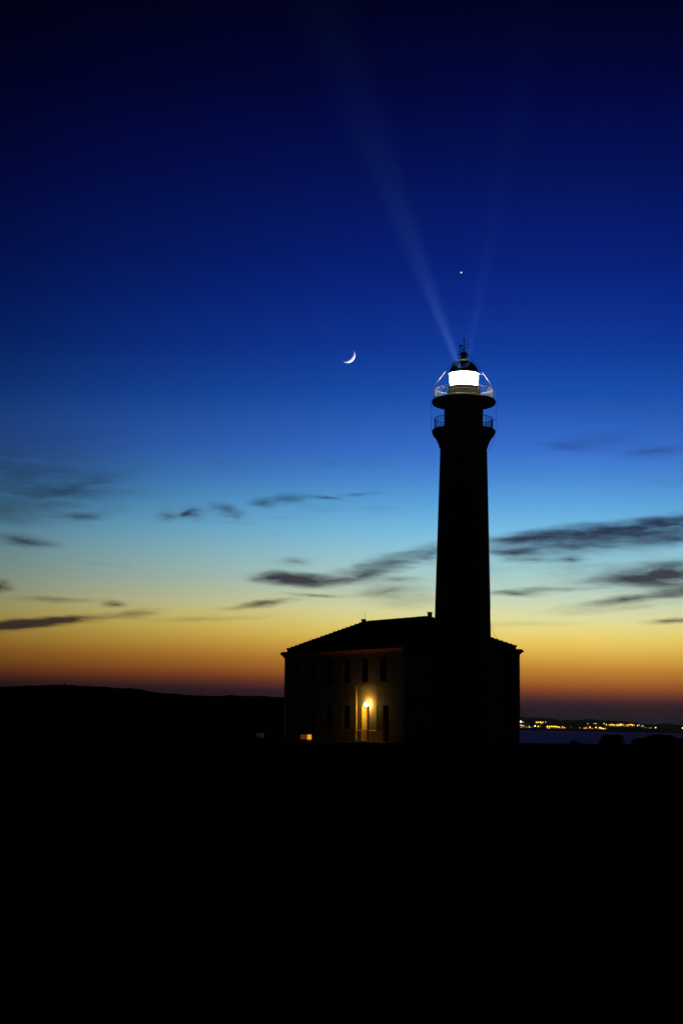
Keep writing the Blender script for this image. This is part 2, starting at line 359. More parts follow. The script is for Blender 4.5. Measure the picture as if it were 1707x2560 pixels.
# ------------------------------------------------------------------ keeper's house
TH = math.radians(57.7); U2 = Vector((math.cos(TH), -math.sin(TH), 0)); V2 = Vector((math.sin(TH), math.cos(TH), 0))
CN = Vector((4.83, 130.2, 0)); LEN, WID = 17.9, 11.1
house = empty('keeper_house', CN-U2*LEN, -TH)
tag(house, 'dark two-storey house with hipped tile roof at the foot of the lighthouse tower', 'house')
def X(s): return LEN-s                            # s: distance from the corner nearest the camera
WT = 7.08
upw = [X(s) for s in (2.78, 5.40, 8.03, 10.66, 13.28, 15.9)]; low = [X(s) for s in (8.05, 10.66, 13.28, 15.9)]
HW = .45
holes_u = [(x-HW, x+HW, 4.70, 6.55) for x in upw]; holes_l = [(x-HW, x+HW, 1.0, 2.87) for x in low]
D2 = (X(3.66), X(2.0), 0, 2.86); D2L = (X(3.66), X(2.83), 0, 2.86); D2R = (X(2.83), X(2.0), 0, 2.86); D1 = (X(5.93), X(4.89), 0, 2.86); REC = (X(6.64), X(3.74), 0, 4.45)
b = MB()
b.wall(0, LEN, 0, WT, 0, holes_u+holes_l+[D2, REC])
for h in holes_u+holes_l: b.reveal(*h, 0, .07)
b.reveal(*D2L, 0, .05, False); b.reveal(*D2R, 0, .45, False); rv = MB(); 
for xx, fl in ((REC[0], False), (REC[1], True)):
    q = [(xx,0,0),(xx,.10,0),(xx,.10,3.0),(xx,0,REC[3])]; rv.add(q, [(0,1,2,3)] if not fl else [(3,2,1,0)])
b.add([(REC[0],.10,3.0),(REC[1],.10,3.0),(REC[1],0,REC[3]),(REC[0],0,REC[3])], [(0,1,2,3)])
b.wall(REC[0], REC[1], 0, 3.0, .10, [D1]); rv.reveal(*D1, .10, .62, False); rv.build('door_reveal', M['jamb'], house)
b.add([(LEN,0,0),(LEN,WID,0),(LEN,WID,WT),(LEN,0,WT)], [(0,1,2,3)])
b.add([(0,0,0),(0,WID,0),(0,WID,WT),(0,0,WT)], [(3,2,1,0)])
b.add([(0,WID,0),(LEN,WID,0),(LEN,WID,WT),(0,WID,WT)], [(3,2,1,0)])
b.build('wall', M['plaster'], house)
# dado, with a bevelled top edge
b = MB()
def dado(b, x0, x1, y, z1=.97, t=.035):
    b.rect(x0, x1, 0, z1-t*1.7, y-t); b.add([(x0,y-t,z1-t*1.7),(x1,y-t,z1-t*1.7),(x1,y-.002,z1),(x0,y-.002,z1)], [(0,1,2,3)])
    for x in (x0, x1): b.add([(x,y-t,0),(x,y,0),(x,y-.002,z1),(x,y-t,z1-t*1.7)], [(0,1,2,3)])
for a, c in ((0, REC[0]), (D2[1], LEN)): dado(b, a, c, 0, .97, .008)
dado(b, REC[0]+.002, D1[0], .10, .97, .05); dado(b, D1[1], REC[1]-.002, .10, .97, .05)
b.add([(D1[0]+.004,.13,0),(D1[0]+.004,.61,0),(D1[0]+.004,.61,.95),(D1[0]+.004,.13,.95)], [(0,1,2,3)])
b.add([(LEN+.03,0,0),(LEN+.03,WID,0),(LEN+.03,WID,.93),(LEN+.03,0,.93),(LEN,WID,.97),(LEN,0,.97)], [(0,1,2,3),(3,2,4,5)])
b.build('dado', M['dado'], house)
# corner pilasters of larger stones
for (x0, x1, y0, y1) in ((LEN-.02, LEN+.06, WID-1.5, WID+.06), (-.06, .5, WID-.02, WID+.06)):
    p = MB()
    for k in range(12):
        z0 = .98+k*.505; o = .0 if k % 2 else .22
        p.box(x0, x1, y0+(o if x0 > 5 else 0), y1, z0+.008, z0+.497)
    p.build('corner_pilaster', M['quoin'], house)
# moulded cornice round the wall head
def ring(prof, mat_, name, parent, smooth=False):
    b = MB(); L = len(prof)
    for o, z in prof: b.v += [(-o,-o,z),(LEN+o,-o,z),(LEN+o,WID+o,z),(-o,WID+o,z)]
    for i in range(L-1):
        for k in range(4): b.f.append((i*4+k, i*4+(k+1) % 4, (i+1)*4+(k+1) % 4, (i+1)*4+k))
    return b.build(name, mat_, parent)
ring([(0,6.92),(.07,6.92),(.07,7.0),(.12,7.03),(.12,7.10),(.20,7.13),(.20,7.17),(.28,7.22),(.28,7.33),(.16,7.44),(-.05,7.46),(-.3,7.46)], M['cornice'], 'cornice', house)
# hipped roof
RI, RZ0, RZ1 = -.15, 7.62, 9.98                  # tile edge set back from the wall face
RA, RB = X(14.15), X(4.55)
A = [Vector((-RI,-RI,RZ0)), Vector((LEN+RI,-RI,RZ0)), Vector((LEN+RI,WID+RI,RZ0)), Vector((-RI,WID+RI,RZ0))]
G = [Vector((RA,WID/2,RZ1)), Vector((RB,WID/2,RZ1))]
b = MB(); b.v = [tuple(a) for a in A]+[tuple(g) for g in G]+[(a.x, a.y, RZ0-.16) for a in A]
b.f = [(0,1,5,4),(1,2,5),(2,3,4,5),(3,0,4)]+[(6+k, 6+(k+1) % 4, (k+1) % 4, k) for k in range(4)]
roof = b.build('roof', M['tile'], house)
b = MB()
def slope(p0, p1, q0, q1):                        # eave p0-p1, top q0-q1: rows of half-round tiles
    e = (p1-p0); L = e.length; e.normalize(); nrm = e.cross(((q0+q1)/2-p0)).normalized(); up = nrm.cross(e).normalized()
    H = (q0-p0).dot(up); a0 = (q0-p0).dot(e); a1 = (q1-p0).dot(e)
    nc = int(L/.24)
    for c in range(nc):
        a = (c+.5)*L/nc
        h = H if a0 <= a <= a1 else (H*a/a0 if a < a0 else H*(L-a)/(L-a1))
        nr = max(1, int(h/.36))
        for r in range(nr):
            y0 = -.05+r*.36; y1 = min(h, y0+.40); w0, w1 = .105, .085
            vs = []
            for (yy, w, lift) in ((y0, w0, .055+random.uniform(0, .012)), (y1, w1, .02)):
                for k in range(5):
                    t_ = PI*k/4; vs.append(p0+e*(a-math.cos(t_)*w)+up*yy+nrm*(lift+math.sin(t_)*w*.75))
            b.add(vs, [(k, k+1, k+6, k+5) for k in range(4)]+[(0, 4, 3, 2, 1)])
slope(A[0], A[1], G[0], G[1]); slope(A[1], A[2], G[1], G[1]); slope(A[2], A[3], G[1], G[0]); slope(A[3], A[0], G[0], G[0])
b.build('roof_tiles', M['tile'], roof, kind='stuff')
hb = MB()
for (xx, w, l) in ((-.04, .155, .05), (.42, .115, 0)):
    for k in range(7): t_ = PI*k/6; hb.v.append((xx, -math.cos(t_)*w, l+math.sin(t_)*w))
hb.f = [(k, k+7, k+8, k+1) for k in range(6)]+[(0, 1, 2, 3, 4, 5, 6), (13, 12, 11, 10, 9, 8, 7)]
hip_me = hb.mesh('ridge_tile', M['tile'])
for p, q in ((A[0], G[0]), (A[1], G[1]), (A[2], G[1]), (A[3], G[0]), (G[0], G[1])):
    d = q-p; L = d.length; d.normalize(); sd_ = Vector((0, 0, 1)).cross(d).normalized(); up_ = d.cross(sd_)
    nt = int(L/.38)
    for k in range(nt):
        o = put('ridge_tile', hip_me, roof)
        mm = Matrix((d, sd_, up_)).transposed().to_4x4(); mm.translation = p+d*(k*L/nt)+up_*(-.055+random.uniform(0, .015)); o.matrix_local = mm
# chimneys
for (cx, top, hgt) in ((X(14.16), 10.28, .62), (X(4.42), 10.40, .70)):
    c = MB(); a = .135; c.box(cx-a, cx+a, WID/2-a, WID/2+a, top-hgt, top-.07); ch = c.build('chimney', M['plaster'], roof)
    k = MB(); a = .165; k.box(cx-a, cx+a, WID/2-a, WID/2+a, top-.07, top); k.build('chimney_cap', M['quoin'], roof)
MB().tube([(X(13.98), WID/2, 9.9), (X(13.98), WID/2, 10.93)], [.02, .01], 6).build('aerial_rod', M['iron'], roof)
rp = A[0].lerp(G[0], .30); MB().tube([rp, rp+Vector((0, 0, .36))], .014, 5).build('aerial_rod', M['iron'], roof)
# windows with shut louvred shutters
def window(h):
    x0, x1, z0, z1 = h; w = empty('window', (0, 0, 0)); w.parent = house
    f = MB()
    for (a, c, d, e) in ((x0, x0+.05, z0, z1), (x1-.05, x1, z0, z1), (x0+.05, x1-.05, z1-.05, z1), (x0+.05, x1-.05, z0, z0+.05)): f.box(a+.001, c-.001, .012, .06, d+.001, e-.001)
    f.build('frame', M['shutter'], w)
    for a, c in ((x0+.05, (x0+x1)/2), ((x0+x1)/2, x1-.05)):
        s_ = MB(); s_.box(a+.004, a+.05,   .02, .055, z0+.052, z1-.052); s_.box(c-.05, c-.004,   .02, .055, z0+.052, z1-.052)
        z = z0+.07
        while z < z1-.1:
            s_.add([(a+.05,.025,z),(c-.05,.025,z),(c-.05,.05,z+.045),(a+.05,.05,z+.045)], [(0,1,2,3)]); z += .055
        s_.build('shutter', M['shutter'], w)
    MB().rect(x0, x1, z0, z1, .068).build('pane', M['shutter'], w)
for h in holes_u+holes_l: window(h)
def door(h, y, leaves):
    x0, x1, z0, z1 = h; d = MB().box(x0+.001, x1-.001, y, y+.06, z0+.01, z1-.001).build('door', M['door'], house)
    for k in range(leaves):
        a = x0+(x1-x0)*k/leaves; c = x0+(x1-x0)*(k+1)/leaves
        for (e, f_) in ((.25, 1.0), (1.15, 2.0), (2.12, 2.7)):
            MB().box(a+.12, c-.12, y-.025, y-.001, e, f_).build('door_panel', M['door'], d)
    MB().tube([(x1-.1, y-.03, 1.05), (x1-.1, y-.08, 1.05), (x1-.22, y-.08, 1.05)], .012, 6).build('door_handle', M['iron'], d)
door(D1, .56, 1); door(D2R, .36, 1)
fl = MB().box(D2L[0]+.001, D2L[1]-.001, .012, .048, .97, 2.858).build('dim_jamb_panel', M['dimjamb'], house)  # added panel standing for the dimly lit jamb of the second opening
MB().box(D2L[0]+.001, D2L[1]-.001, .009, .048, .01, .968).build('dim_panel_foot', M['dado'], fl)
MB().box(REC[0]-.05, REC[1], -.17, -.045, -.05, .10).build('doorstep', M['step'], house)
MB().box(D1[0], D1[1], .0, .56, .0, .10).build('threshold', M['step'], house)
MB().box(D2[0]-.1, D2[1]+.2, -.5, -.045, -.05, .05).build('doorstep', M['step'], house)
# downpipe at the far corner
MB().tube([(.35, -.09, .1), (.35, -.09, 6.9)], .045, 8).build('downpipe', M['iron'], house)

# door lamp, hung on the wall beside the door head
lw = house.matrix_basis if False else (Matrix.Translation(CN-U2*LEN) @ Matrix.Rotation(-TH, 4, 'Z'))
LP = Vector((X(4.93), -.30, 2.98)); lamp = empty('wall_lamp', lw @ Vector((LP.x, .1, LP.z-.0)), -TH)
tag(lamp, 'glowing yellow globe lamp on a bracket over the lit house door', 'lamp')
MB().box(-.07, .07, -.04, -.001, -.02, .26).build('wall_plate', M['iron'], lamp)
MB().tube([(0, -.03, .2), (0, -.12, .26), (0, -.2, .27), (0, -.26, .24), (0, -.27, .17)], .014, 8).build('bracket', M['iron'], lamp)
MB().lathe([(.001, .20), (.05, .195), (.07, .15), (.065, .12)], 16, 0, -.27).build('cap', M['iron'], lamp)
gl = [(.17*math.sin(PI*k/12)+.0005, -.03-.17*math.cos(PI*k/12)) for k in range(13)]
MB().lathe(gl, 12, 0, -.27).build('globe', M['bulb'], lamp, True)

# low blocks with added glow on their faces, and yard walls by the house
def yard_block(loc, sx, sy, sz, name, label, cat, group=None):
    e = empty(name, loc, -TH); tag(e, label, cat, group)
    n = max(1, round(sx/.5)); z = -.15; k = 0
    while z < sz-.08:
        h = min(.2, sz-.07-z); off = 0 if k % 2 else .22; x = -sx/2
        while x < sx/2-.01:
            x1 = min(sx/2, x+(.3 if (x == -sx/2 and off) else .48)+random.uniform(-.05, .05))
            if sx/2-x1 < .12: x1 = sx/2
            j = random.uniform(-.008, .008)
            MB().box(x+.004, x1-.004, -sy/2+j, sy/2+j, z+.004, z+h-.003).build('stone', M['drystone'], e); x = x1
        z += h; k += 1
    MB().box(-sx/2-.03, sx/2+.03, -sy/2-.03, sy/2+.03, sz-.075, sz).build('coping', M['drystone'], e)
def glow_block(px, py, Y, sx, sy, h, strong, weak, label):  # emissive panels added to stand for the lit faces of a low block
    p = at(px, py, Y); e = empty('glow_block', (p.x, p.y, p.z), -TH); tag(e, label, 'lamp')
    MB().box(-sx/2, sx/2, -sy/2, sy/2, -.3, h).build('block_body', M['drystone'], e)
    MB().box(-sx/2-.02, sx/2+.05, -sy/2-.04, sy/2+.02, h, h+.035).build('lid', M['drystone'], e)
    MB().box(sx/2+.001, sx/2+.02, -sy/2+.02, sy/2-.02, .02, h-.02).build('glow_face', strong, e)
    MB().box(-sx/2+.03, sx/2-.02, -sy/2-.02, -sy/2-.001, .03, h-.03).build('glow_face', weak, e)
wk = emit('dim_face_glow', (1.0, .30, .05), .085)
glow_block(765, 1849, 138.6, 1.0, .42, .42, emit('bright_face_glow', (1.0, .45, .015), .85), wk, 'low block left of the door with an added orange glow on its end')
glow_block(650, 1842, 147, .75, .4, .32, emit('faint_face_glow', (1.0, .36, .12), .026), emit('faint_side_glow', (1.0, .36, .14), .014), 'low block with faint brownish added glow beyond the left end of the house')
pb = at(690, 1846, 147.5); yard_block((pb.x, pb.y, .06), 2.2, .3, .12, 'low_kerb_wall', 'thin low kerb between the house corner and the faintly glowing block', 'wall')

# ------------------------------------------------------------------ lighthouse tower
TX, TY = 9.47, 133.25
tw = empty('lighthouse_tower', (TX, TY, 0)); tw.rotation_euler = (0, math.radians(.36), 0)
tag(tw, 'tall round lighthouse tower with two railed galleries and brightly lit lantern', 'lighthouse')
def lat(name, prof, mat_, n=64, parent=tw, sm=True):
    o = MB().lathe(prof, n).build(name, mat_, parent)
    if sm: smooth_angle(o)
    return o
shaft = lat('shaft', [(2.42+(1.84-2.42)*k/12, 23.25*k/12) for k in range(13)]+[(1.86, 23.3)], M['stone'])
lat('shaft_moulding', [(1.84, 23.179), (1.93, 23.208), (1.95, 23.266), (1.90, 23.316), (1.85, 23.323)], M['stone'])
lat('corbel_drum', [(1.86, 23.280), (1.89, 23.496), (1.96, 23.783), (2.08, 24.071), (2.25, 24.258), (2.28, 24.359)], M['stone'])
cb = MB(); w = .10
pr = [(1.80, 23.280), (1.91, 23.294), (1.96, 23.453), (2.0, 23.467), (2.02, 23.640), (2.08, 23.661), (2.12, 23.855), (2.20, 23.877), (2.26, 24.057), (2.37, 24.100), (2.45, 24.287), (2.45, 24.330), (1.80, 24.330)]
for y in (-w, w): cb.v += [(r, y, z) for r, z in pr]
n = len(pr); cb.f = [tuple(reversed(range(n))), tuple(range(n, 2*n))]+[(k, (k+1) % n, n+(k+1) % n, n+k) for k in range(n)]
cme = cb.mesh('corbel', M['stone'])
for k in range(24):
    o = put('corbel', cme, tw); o.rotation_euler = (0, 0, 2*PI*(k+.5)/24)
def gallery(z, rr, rz):
    lat('gallery_deck', [(1.5, z), (2.32, z), (2.42, z-.02), (2.50, z-.10), (2.52, z-.2), (2.50, z-.30), (2.42, z-.38), (2.3, z-.42), (1.5, z-.42)] if rz == 0 else
        [(1.2, z), (2.34, z), (2.44, z-.03), (2.51, z-.12), (2.53, z-.24), (2.51, z-.36), (2.44, z-.46), (2.30, z-.52), (1.8, z-.54), (1.5, z-.54)], M['deck'])
    ra = empty('railing', (0, 0, 0)); ra.parent = tw
    for zz, r_ in ((z+.85, .026), (z+.10, .016)):
        MB().tube([(rr*math.cos(2*PI*k/72), rr*math.sin(2*PI*k/72), zz) for k in range(72)], r_, 6, True).build('rail', M['iron'], ra, True)
    bme = MB().tube([(rr, 0, z+.0), (rr, 0, z+.85)], .016, 5).mesh('baluster', M['iron'])
    pme = MB().tube([(rr, 0, z-.02), (rr, 0, z+.88)], .024, 6).mesh('post', M['iron'])
    for k in range(72):
        o = put('post' if k % 9 == 0 else 'baluster', pme if k % 9 == 0 else bme, ra); o.rotation_euler = (0, 0, 2*PI*(k+.3)/72)
gallery(24.68, 2.31, 0); gallery(27.12, 2.31, 1)
lat('watch_room', [(1.54, 24.7), (1.54, 26.62)], M['stone'])
lat('lantern_base', [(1.31, 27.1), (1.31, 27.78), (1.28, 27.83), (1.18, 27.86), (1.16, 27.90), (1.16, 28.07), (1.19, 28.09), (1.19, 28.13), (1.05, 28.15)], M['murette'])
NP = 12
for k in range(NP):                                # panes between the glazing bars
    a0, a1 = 2*PI*(k+.03)/NP, 2*PI*(k+.97)/NP; p = MB()
    for q in range(5):
        a = a0+(a1-a0)*q/4; p.v += [(1.15*math.cos(a), 1.15*math.sin(a), 28.14), (1.15*math.cos(a), 1.15*math.sin(a), 29.14)]
    p.f = [(2*q, 2*q+2, 2*q+3, 2*q+1) for q in range(4)]; p.build('lantern_pane', M['glass'], tw, True)
    a = 2*PI*k/NP; MB().tube([(1.155*math.cos(a), 1.155*math.sin(a), 28.13), (1.155*math.cos(a), 1.155*math.sin(a), 29.16)], .014, 6).build('glazing_bar', M['iron'], tw)
op = lat('optic', [(.35, 28.16), (.90, 28.19), (1.05, 28.3), (1.08, 28.45)]+[(1.08+.025*(k % 2), 28.52+.05*k) for k in range(8)]+[(1.08, 28.98), (1.02, 29.07), (.6, 29.13), (.05, 29.14)], M['optic'], 24)
lat('dome', [(1.10, 29.14), (1.25, 29.15), (1.27, 29.2), (1.25, 29.25), (1.19, 29.28), (1.165, 29.36), (1.10, 29.50), (1.01, 29.66), (.88, 29.85), (.72, 30.0), (.55, 30.12), (.40, 30.2), (.32, 30.24)], M['dome'], 48)
for k in range(16):
    a = 2*PI*k/16; pts = [(r_*math.cos(a), r_*math.sin(a), z_) for r_, z_ in ((1.19, 29.29), (1.105, 29.51), (1.015, 29.67), (.885, 29.86), (.725, 30.01), (.55, 30.13))]
    MB().tube(pts, .016, 5).build('dome_rib', M['dome'], tw)
lat('vent_cowl', [(.31, 30.18), (.31, 30.5), (.33, 30.55), (.35, 30.62), (.35, 30.72), (.32, 30.80), (.24, 30.89), (.12, 30.95), (.03, 30.97)], M['dome'], 32)
# weather vane
vn = empty('weather_vane', (0, 0, 0)); vn.parent = tw
MB().tube([(0, 0, 30.9), (0, 0, 31.3), (0, 0, 31.68), (0, 0, 31.72), (0, 0, 31.80), (0, 0, 31.9), (0, 0, 31.95), (0, 0, 32.18)], [.03, .026, .02, .05, .055, .05, .016, .006], 10).build('rod', M['iron'], vn)
MB().tube([(-.3, .05, 31.44), (0, 0, 31.50), (.32, -.05, 31.56)], .012, 6).build('arm', M['iron'], vn)
b = MB(); b.box(-.34, -.12, -.006, .006, 31.37, 31.53); b.box(-.38, -.3, -.005, .005, 31.36, 31.50); b.build('vane_plate', M['iron'], vn)
b = MB(); b.tube([(.26, -.04, 31.55), (.30, -.045, 31.555), (.38, -.06, 31.57)], [.05, .05, .004], 8); b.build('arrow_head', M['iron'], vn)
MB().tube([(-.27, 0, 31.24), (.27, 0, 31.26)], .010, 6).build('cardinal_arm', M['iron'], vn)
MB().tube([(0, -.27, 31.25), (0, .27, 31.25)], .010, 6).build('cardinal_arm', M['iron'], vn)
for (x, y) in ((-.27, 0), (.27, 0), (0, .27), (0, -.27)):
    b = MB()
    b.tube([(x-.045, y, 31.16), (x-.045, y, 31.34)], .012, 5); b.tube([(x+.045, y, 31.16), (x+.045, y, 31.34)], .012, 5); b.tube([(x-.045, y, 31.34), (x+.045, y, 31.16)], .012, 5)
    b.build('cardinal_letter', M['iron'], vn)
# loop of wire round the vane, hooped ladder rail by the cowl, rings
b = MB(); b.tube([(-.30-.02, .0, 31.0), (-.36, 0, 31.3), (-.42, 0, 31.55), (-.38, 0, 31.78), (-.25, 0, 31.93), (-.12, 0, 31.97), (0, 0, 31.90), (.16, 0, 31.86), (.32, 0, 31.75), (.43, 0, 31.55), (.44, 0, 31.35), (.36, 0, 31.2), (.27, 0, 31.02)], .009, 5); b.build('wire_loop', M['cable'], tw)
for yy in (-.12, .12):
    MB().tube([(-.92, yy, 29.88), (-.80, yy, 30.06), (-.62, yy, 30.20), (-.46, yy, 30.30), (-.44, yy, 30.45), (-.43, yy, 30.85), (-.38, yy, 30.98), (-.2, yy, 31.06), (.05, yy*.5, 31.12), (.1, yy*.3, 31.13)], .018, 6).build('ladder_rail', M['iron'], tw)
for z_ in (30.4, 30.55, 30.7, 30.85): MB().tube([(-.435, -.12, z_), (-.435, .12, z_)], .012, 5).build('ladder_rung', M['iron'], tw)
for x_, z_ in ((-.9, 29.91), (-.72, 30.13), (-.54, 30.25)): MB().tube([(x_, -.12, z_), (x_, .12, z_)], .012, 5).build('ladder_rung', M['iron'], tw)
b = MB(); b.tube([(.33, 0, 30.42), (.44, 0, 30.40), (.49, 0, 30.47), (.46, 0, 30.55), (.34, 0, 30.56)], .014, 6); b.build('handle_ring', M['iron'], tw)
# guy wires down to the gallery and conductors hung outside it
MB().tube([(-.05, 0, 31.05), (-.43, 0, 30.72), (-2.28, 0, 28.28)], .016, 6).build('guy_wire', M['cable'], tw)
MB().tube([(.05, 0, 31.12), (.12, 0, 31.05), (1.62, 0, 29.13), (2.36, 0, 28.0)], .016, 6).build('guy_wire', M['cable'], tw)
MB().tube([(1.27, 0, 29.17), (1.62, 0, 29.13)], .014, 6).build('guy_strut', M['iron'], tw)
MB().tube([(-2.33, 0, 27.98), (-2.56, 0, 28.15), (-2.55, 0, 27.7), (-2.62, 0, 26.9), (-2.58, 0, 26.2), (-2.59, 0, 25.6), (-2.55, 0, 24.6), (-2.46, 0, 24.4)], .012, 5).build('conductor_cable', M['cable'], tw)
MB().tube([(2.36, 0, 28.0), (2.46, 0, 27.7), (2.56, 0, 26.9), (2.58, 0, 26.2), (2.60, 0, 25.5), (2.54, 0, 24.6), (2.50, 0, 24.3), (2.30, 0, 23.6), (1.98, 0, 23.1), (1.86, 0, 22.9), (2.02, 0, 17), (2.19, 0, 10.4)], .012, 5).build('conductor_cable', M['cable'], tw)
for sx_, z_ in ((-1, 25.63), (1, 25.53), (-1, 26.85), (1, 26.85)): MB().tube([(sx_*2.31 if z_ < 26 else sx_*2.5, 0, z_), (sx_*2.59, 0, z_-.02)], .011, 5).build('cable_bracket', M['iron'], tw)
p0 = at(1226.5, 1568, TY)-Vector((TX, TY, 0)); p1 = at(1239.5, 1596, TY)-Vector((TX, TY, 0))
MB().tube([(p0.x-.06, 0, p0.z+.3), (p0.x, 0, p0.z), (p0.x+.12, 0, p0.z-.36), (p1.x, 0, p1.z)], .011, 5).build('roof_cable', M['cable'], tw)
MB().tube([(1.02, -.75, 28.30), (1.06, -.78, 28.42)], [.07, .03], 8).build('lantern_fitting', M['iron'], tw)
# the rotating optic throws two beams
def beam(az, power, ang):
    l = bpy.data.lights.new('beam_light', 'SPOT'); l.energy = power; l.spot_size = math.radians(ang); l.spot_blend = 1.0; l.color = (.20, .42, 1.0); l.shadow_soft_size = .25
    d = Vector((math.sin(az), -math.cos(az), 0)); o = bpy.data.objects.new('beam_light', l); COL.objects.link(o); o.parent = tw
    o.location = d*1.3+Vector((0, 0, 28.75)); o.rotation_euler = (-d).to_track_quat('Z', 'Y').to_euler()
beam(math.atan2(-.148, .99), 1.35e7, 2.6); beam(math.atan2(-.034, 1), 4.2e6, 2.0)

# ------------------------------------------------------------------ moon, planet, vapour trail
def sphere(r, nu=48, nv=24):
    b = MB(); b.lathe([(r*math.sin(PI*k/nv)+1e-4, -r*math.cos(PI*k/nv)) for k in range(nv+1)], nu); return b
DM = 20000
mo = sphere(19.3/FPX*DM*math.sqrt(1+.0084), 96, 64).build('moon', veiled('moon_ground', (.98, .97, .95)), smooth=True)
mo.location = ray(868.5, 888).normalized()*DM; mo.location.z += EYE
tag(mo, 'thin white crescent moon in the blue sky left of the lantern', 'moon')
st = sphere(5.8, 16, 10).build('planet', emit('planet_light', (1, .93, .8), 3.5), smooth=True); st.location = ray(1152.5, 681).normalized()*DM
tag(st, 'small bright planet in the sky straight above the lighthouse lantern', 'planet')
tr = empty('vapour_trail', at(213, 1330, 16000)); tag(tr, 'short faint white vapour trail in the sky at left', 'vapour trail')
trm = veiled('trail_vapour', (.25, .22, .2))
for (a, c, r_) in (((187, 1296), (207.5, 1321.5), 2.2), ((225, 1345), (229, 1350), 2.0), ((232, 1353), (240, 1363), 3.0)):
    MB().tube([at(*a, 16000)-tr.location, at(*c, 16000)-tr.location], [r_*.6, r_], 6).build('trail_segment', trm, tr)

# ------------------------------------------------------------------ shrubs, cairn, heath
def shrub(x, y, w, d, h, n, label, flat=0.0, lumps=5):
    z0 = ground_z(x, y); e = empty('shrub', (x, y, z0)); tag(e, label, 'shrub', 'shrubs on the ground edge before the sea')
    n = int(n*1.7); L = MB(); cs = [(random.uniform(-.32, .32)*w, random.uniform(-.3, .3)*d, random.uniform(.25, .4)*w*.8, random.uniform(.75, 1)*h) for _ in range(lumps)]
    for k in range(n):
        cx, cy, r, hh = random.choice(cs); a = random.uniform(0, 2*PI); q = math.sqrt(random.random()); t_ = random.uniform(0, 1)
        prof = math.sqrt(max(0, 1-t_**(3+6*flat))); px_ = cx+r*q*prof*math.cos(a); py_ = cy+r*q*prof*math.sin(a)*d/w; pz = t_*hh
        px_ = max(-w/2, min(w/2, px_)); s_ = random.uniform(.03, .06)
        v1 = Vector((random.gauss(0, 1), random.gauss(0, 1), random.gauss(0, 1))).normalized()*s_; v2 = v1.orthogonal().normalized()*s_*.5
        c = Vector((px_, py_, pz)); L.add([c-v1, c+v2, c+v1, c-v2], [(0, 1, 2, 3)])
    L.build('foliage', M['leaf'], e)
    s2 = MB()
    for k in range(5):
        a = random.uniform(0, 2*PI); s2.tube([(0, 0, -.1), (math.cos(a)*w*.15, math.sin(a)*d*.15, h*.4), (math.cos(a)*w*.3, math.sin(a)*d*.3, h*.7)], [.03, .02, .008], 5)
    s2.build('stem', M['stem'], e)
gx = lambda px, Y: at(px, 1850, Y).x
shrub(gx(1529, 134.5), 134.5, 2.0, 1.6, .72, 5200, 'broad flat-topped dark shrub, the left one against the sea', 1.0, 9)
shrub(gx(1500, 134.2), 134.2, .8, .7, .38, 900, 'small low shrub leaning on the flat-topped one', .5, 3)
shrub(gx(1650, 134.6), 134.6, 2.5, 1.8, .80, 5600, 'tallest rounded dark shrub near the right edge of the picture', .1, 7)
shrub(gx(1590, 134.4), 134.4, 1.8, 1.3, .50, 2600, 'low wide shrub in the gap between the two big shrubs', .4, 5)
shrub(gx(1702, 134.4), 134.4, 2.0, 1.4, .52, 2600, 'low shrub at the very right edge of the picture', .4, 5)
shrub(gx(1436, 136.2), 136.2, .9, .8, .30, 900, 'small dark hump of shrub on the bare ground edge right of the house', .4, 3)
cz = at(163, 1715.5, 420); ca_ = empty('hilltop_cairn', (cz.x, 420, cz.z-.25)); tag(ca_, 'tiny stone cairn on the crest of the dark hill', 'cairn')
for k, (w_, z_) in enumerate(((.55, 0), (.45, .2), (.38, .4), (.27, .57), (.16, .72))):
    b = MB(); b.lathe([(w_*.7, z_), (w_, z_+.05), (w_*.95, z_+.13), (w_*.6, z_+.19), (.01, z_+.2)], 7, random.uniform(-.04, .04)); b.build('stone', M['rock'], ca_)
b = MB()
for k in range(5200):                              # knee-high heath over the open ground
    y = random.uniform(16, 137)**1.0; x = random.uniform(-.24, .26)*y+random.uniform(-3, 3)
    if mnoise.noise(Vector((x*.15, y*.15, 0))) < -.05: continue
    z = ground_z(x, y); hh = random.uniform(.05, .16)
    if y > 112: hh *= .6
    for q in range(4):
        a = random.uniform(0, 2*PI); w_ = random.uniform(.02, .05); dx, dy = math.cos(a)*hh*.6, math.sin(a)*hh*.6
        b.add([(x-dy*.2, y+dx*.2, z-.02), (x+dy*.2, y-dx*.2, z-.02), (x+dx, y+dy, z+hh)], [(0, 1, 2)])
hs_ = b.build('heath_ground_cover', M['leaf'], kind='stuff'); tag(hs_, 'low dark heath covering the unlit foreground', 'heath')

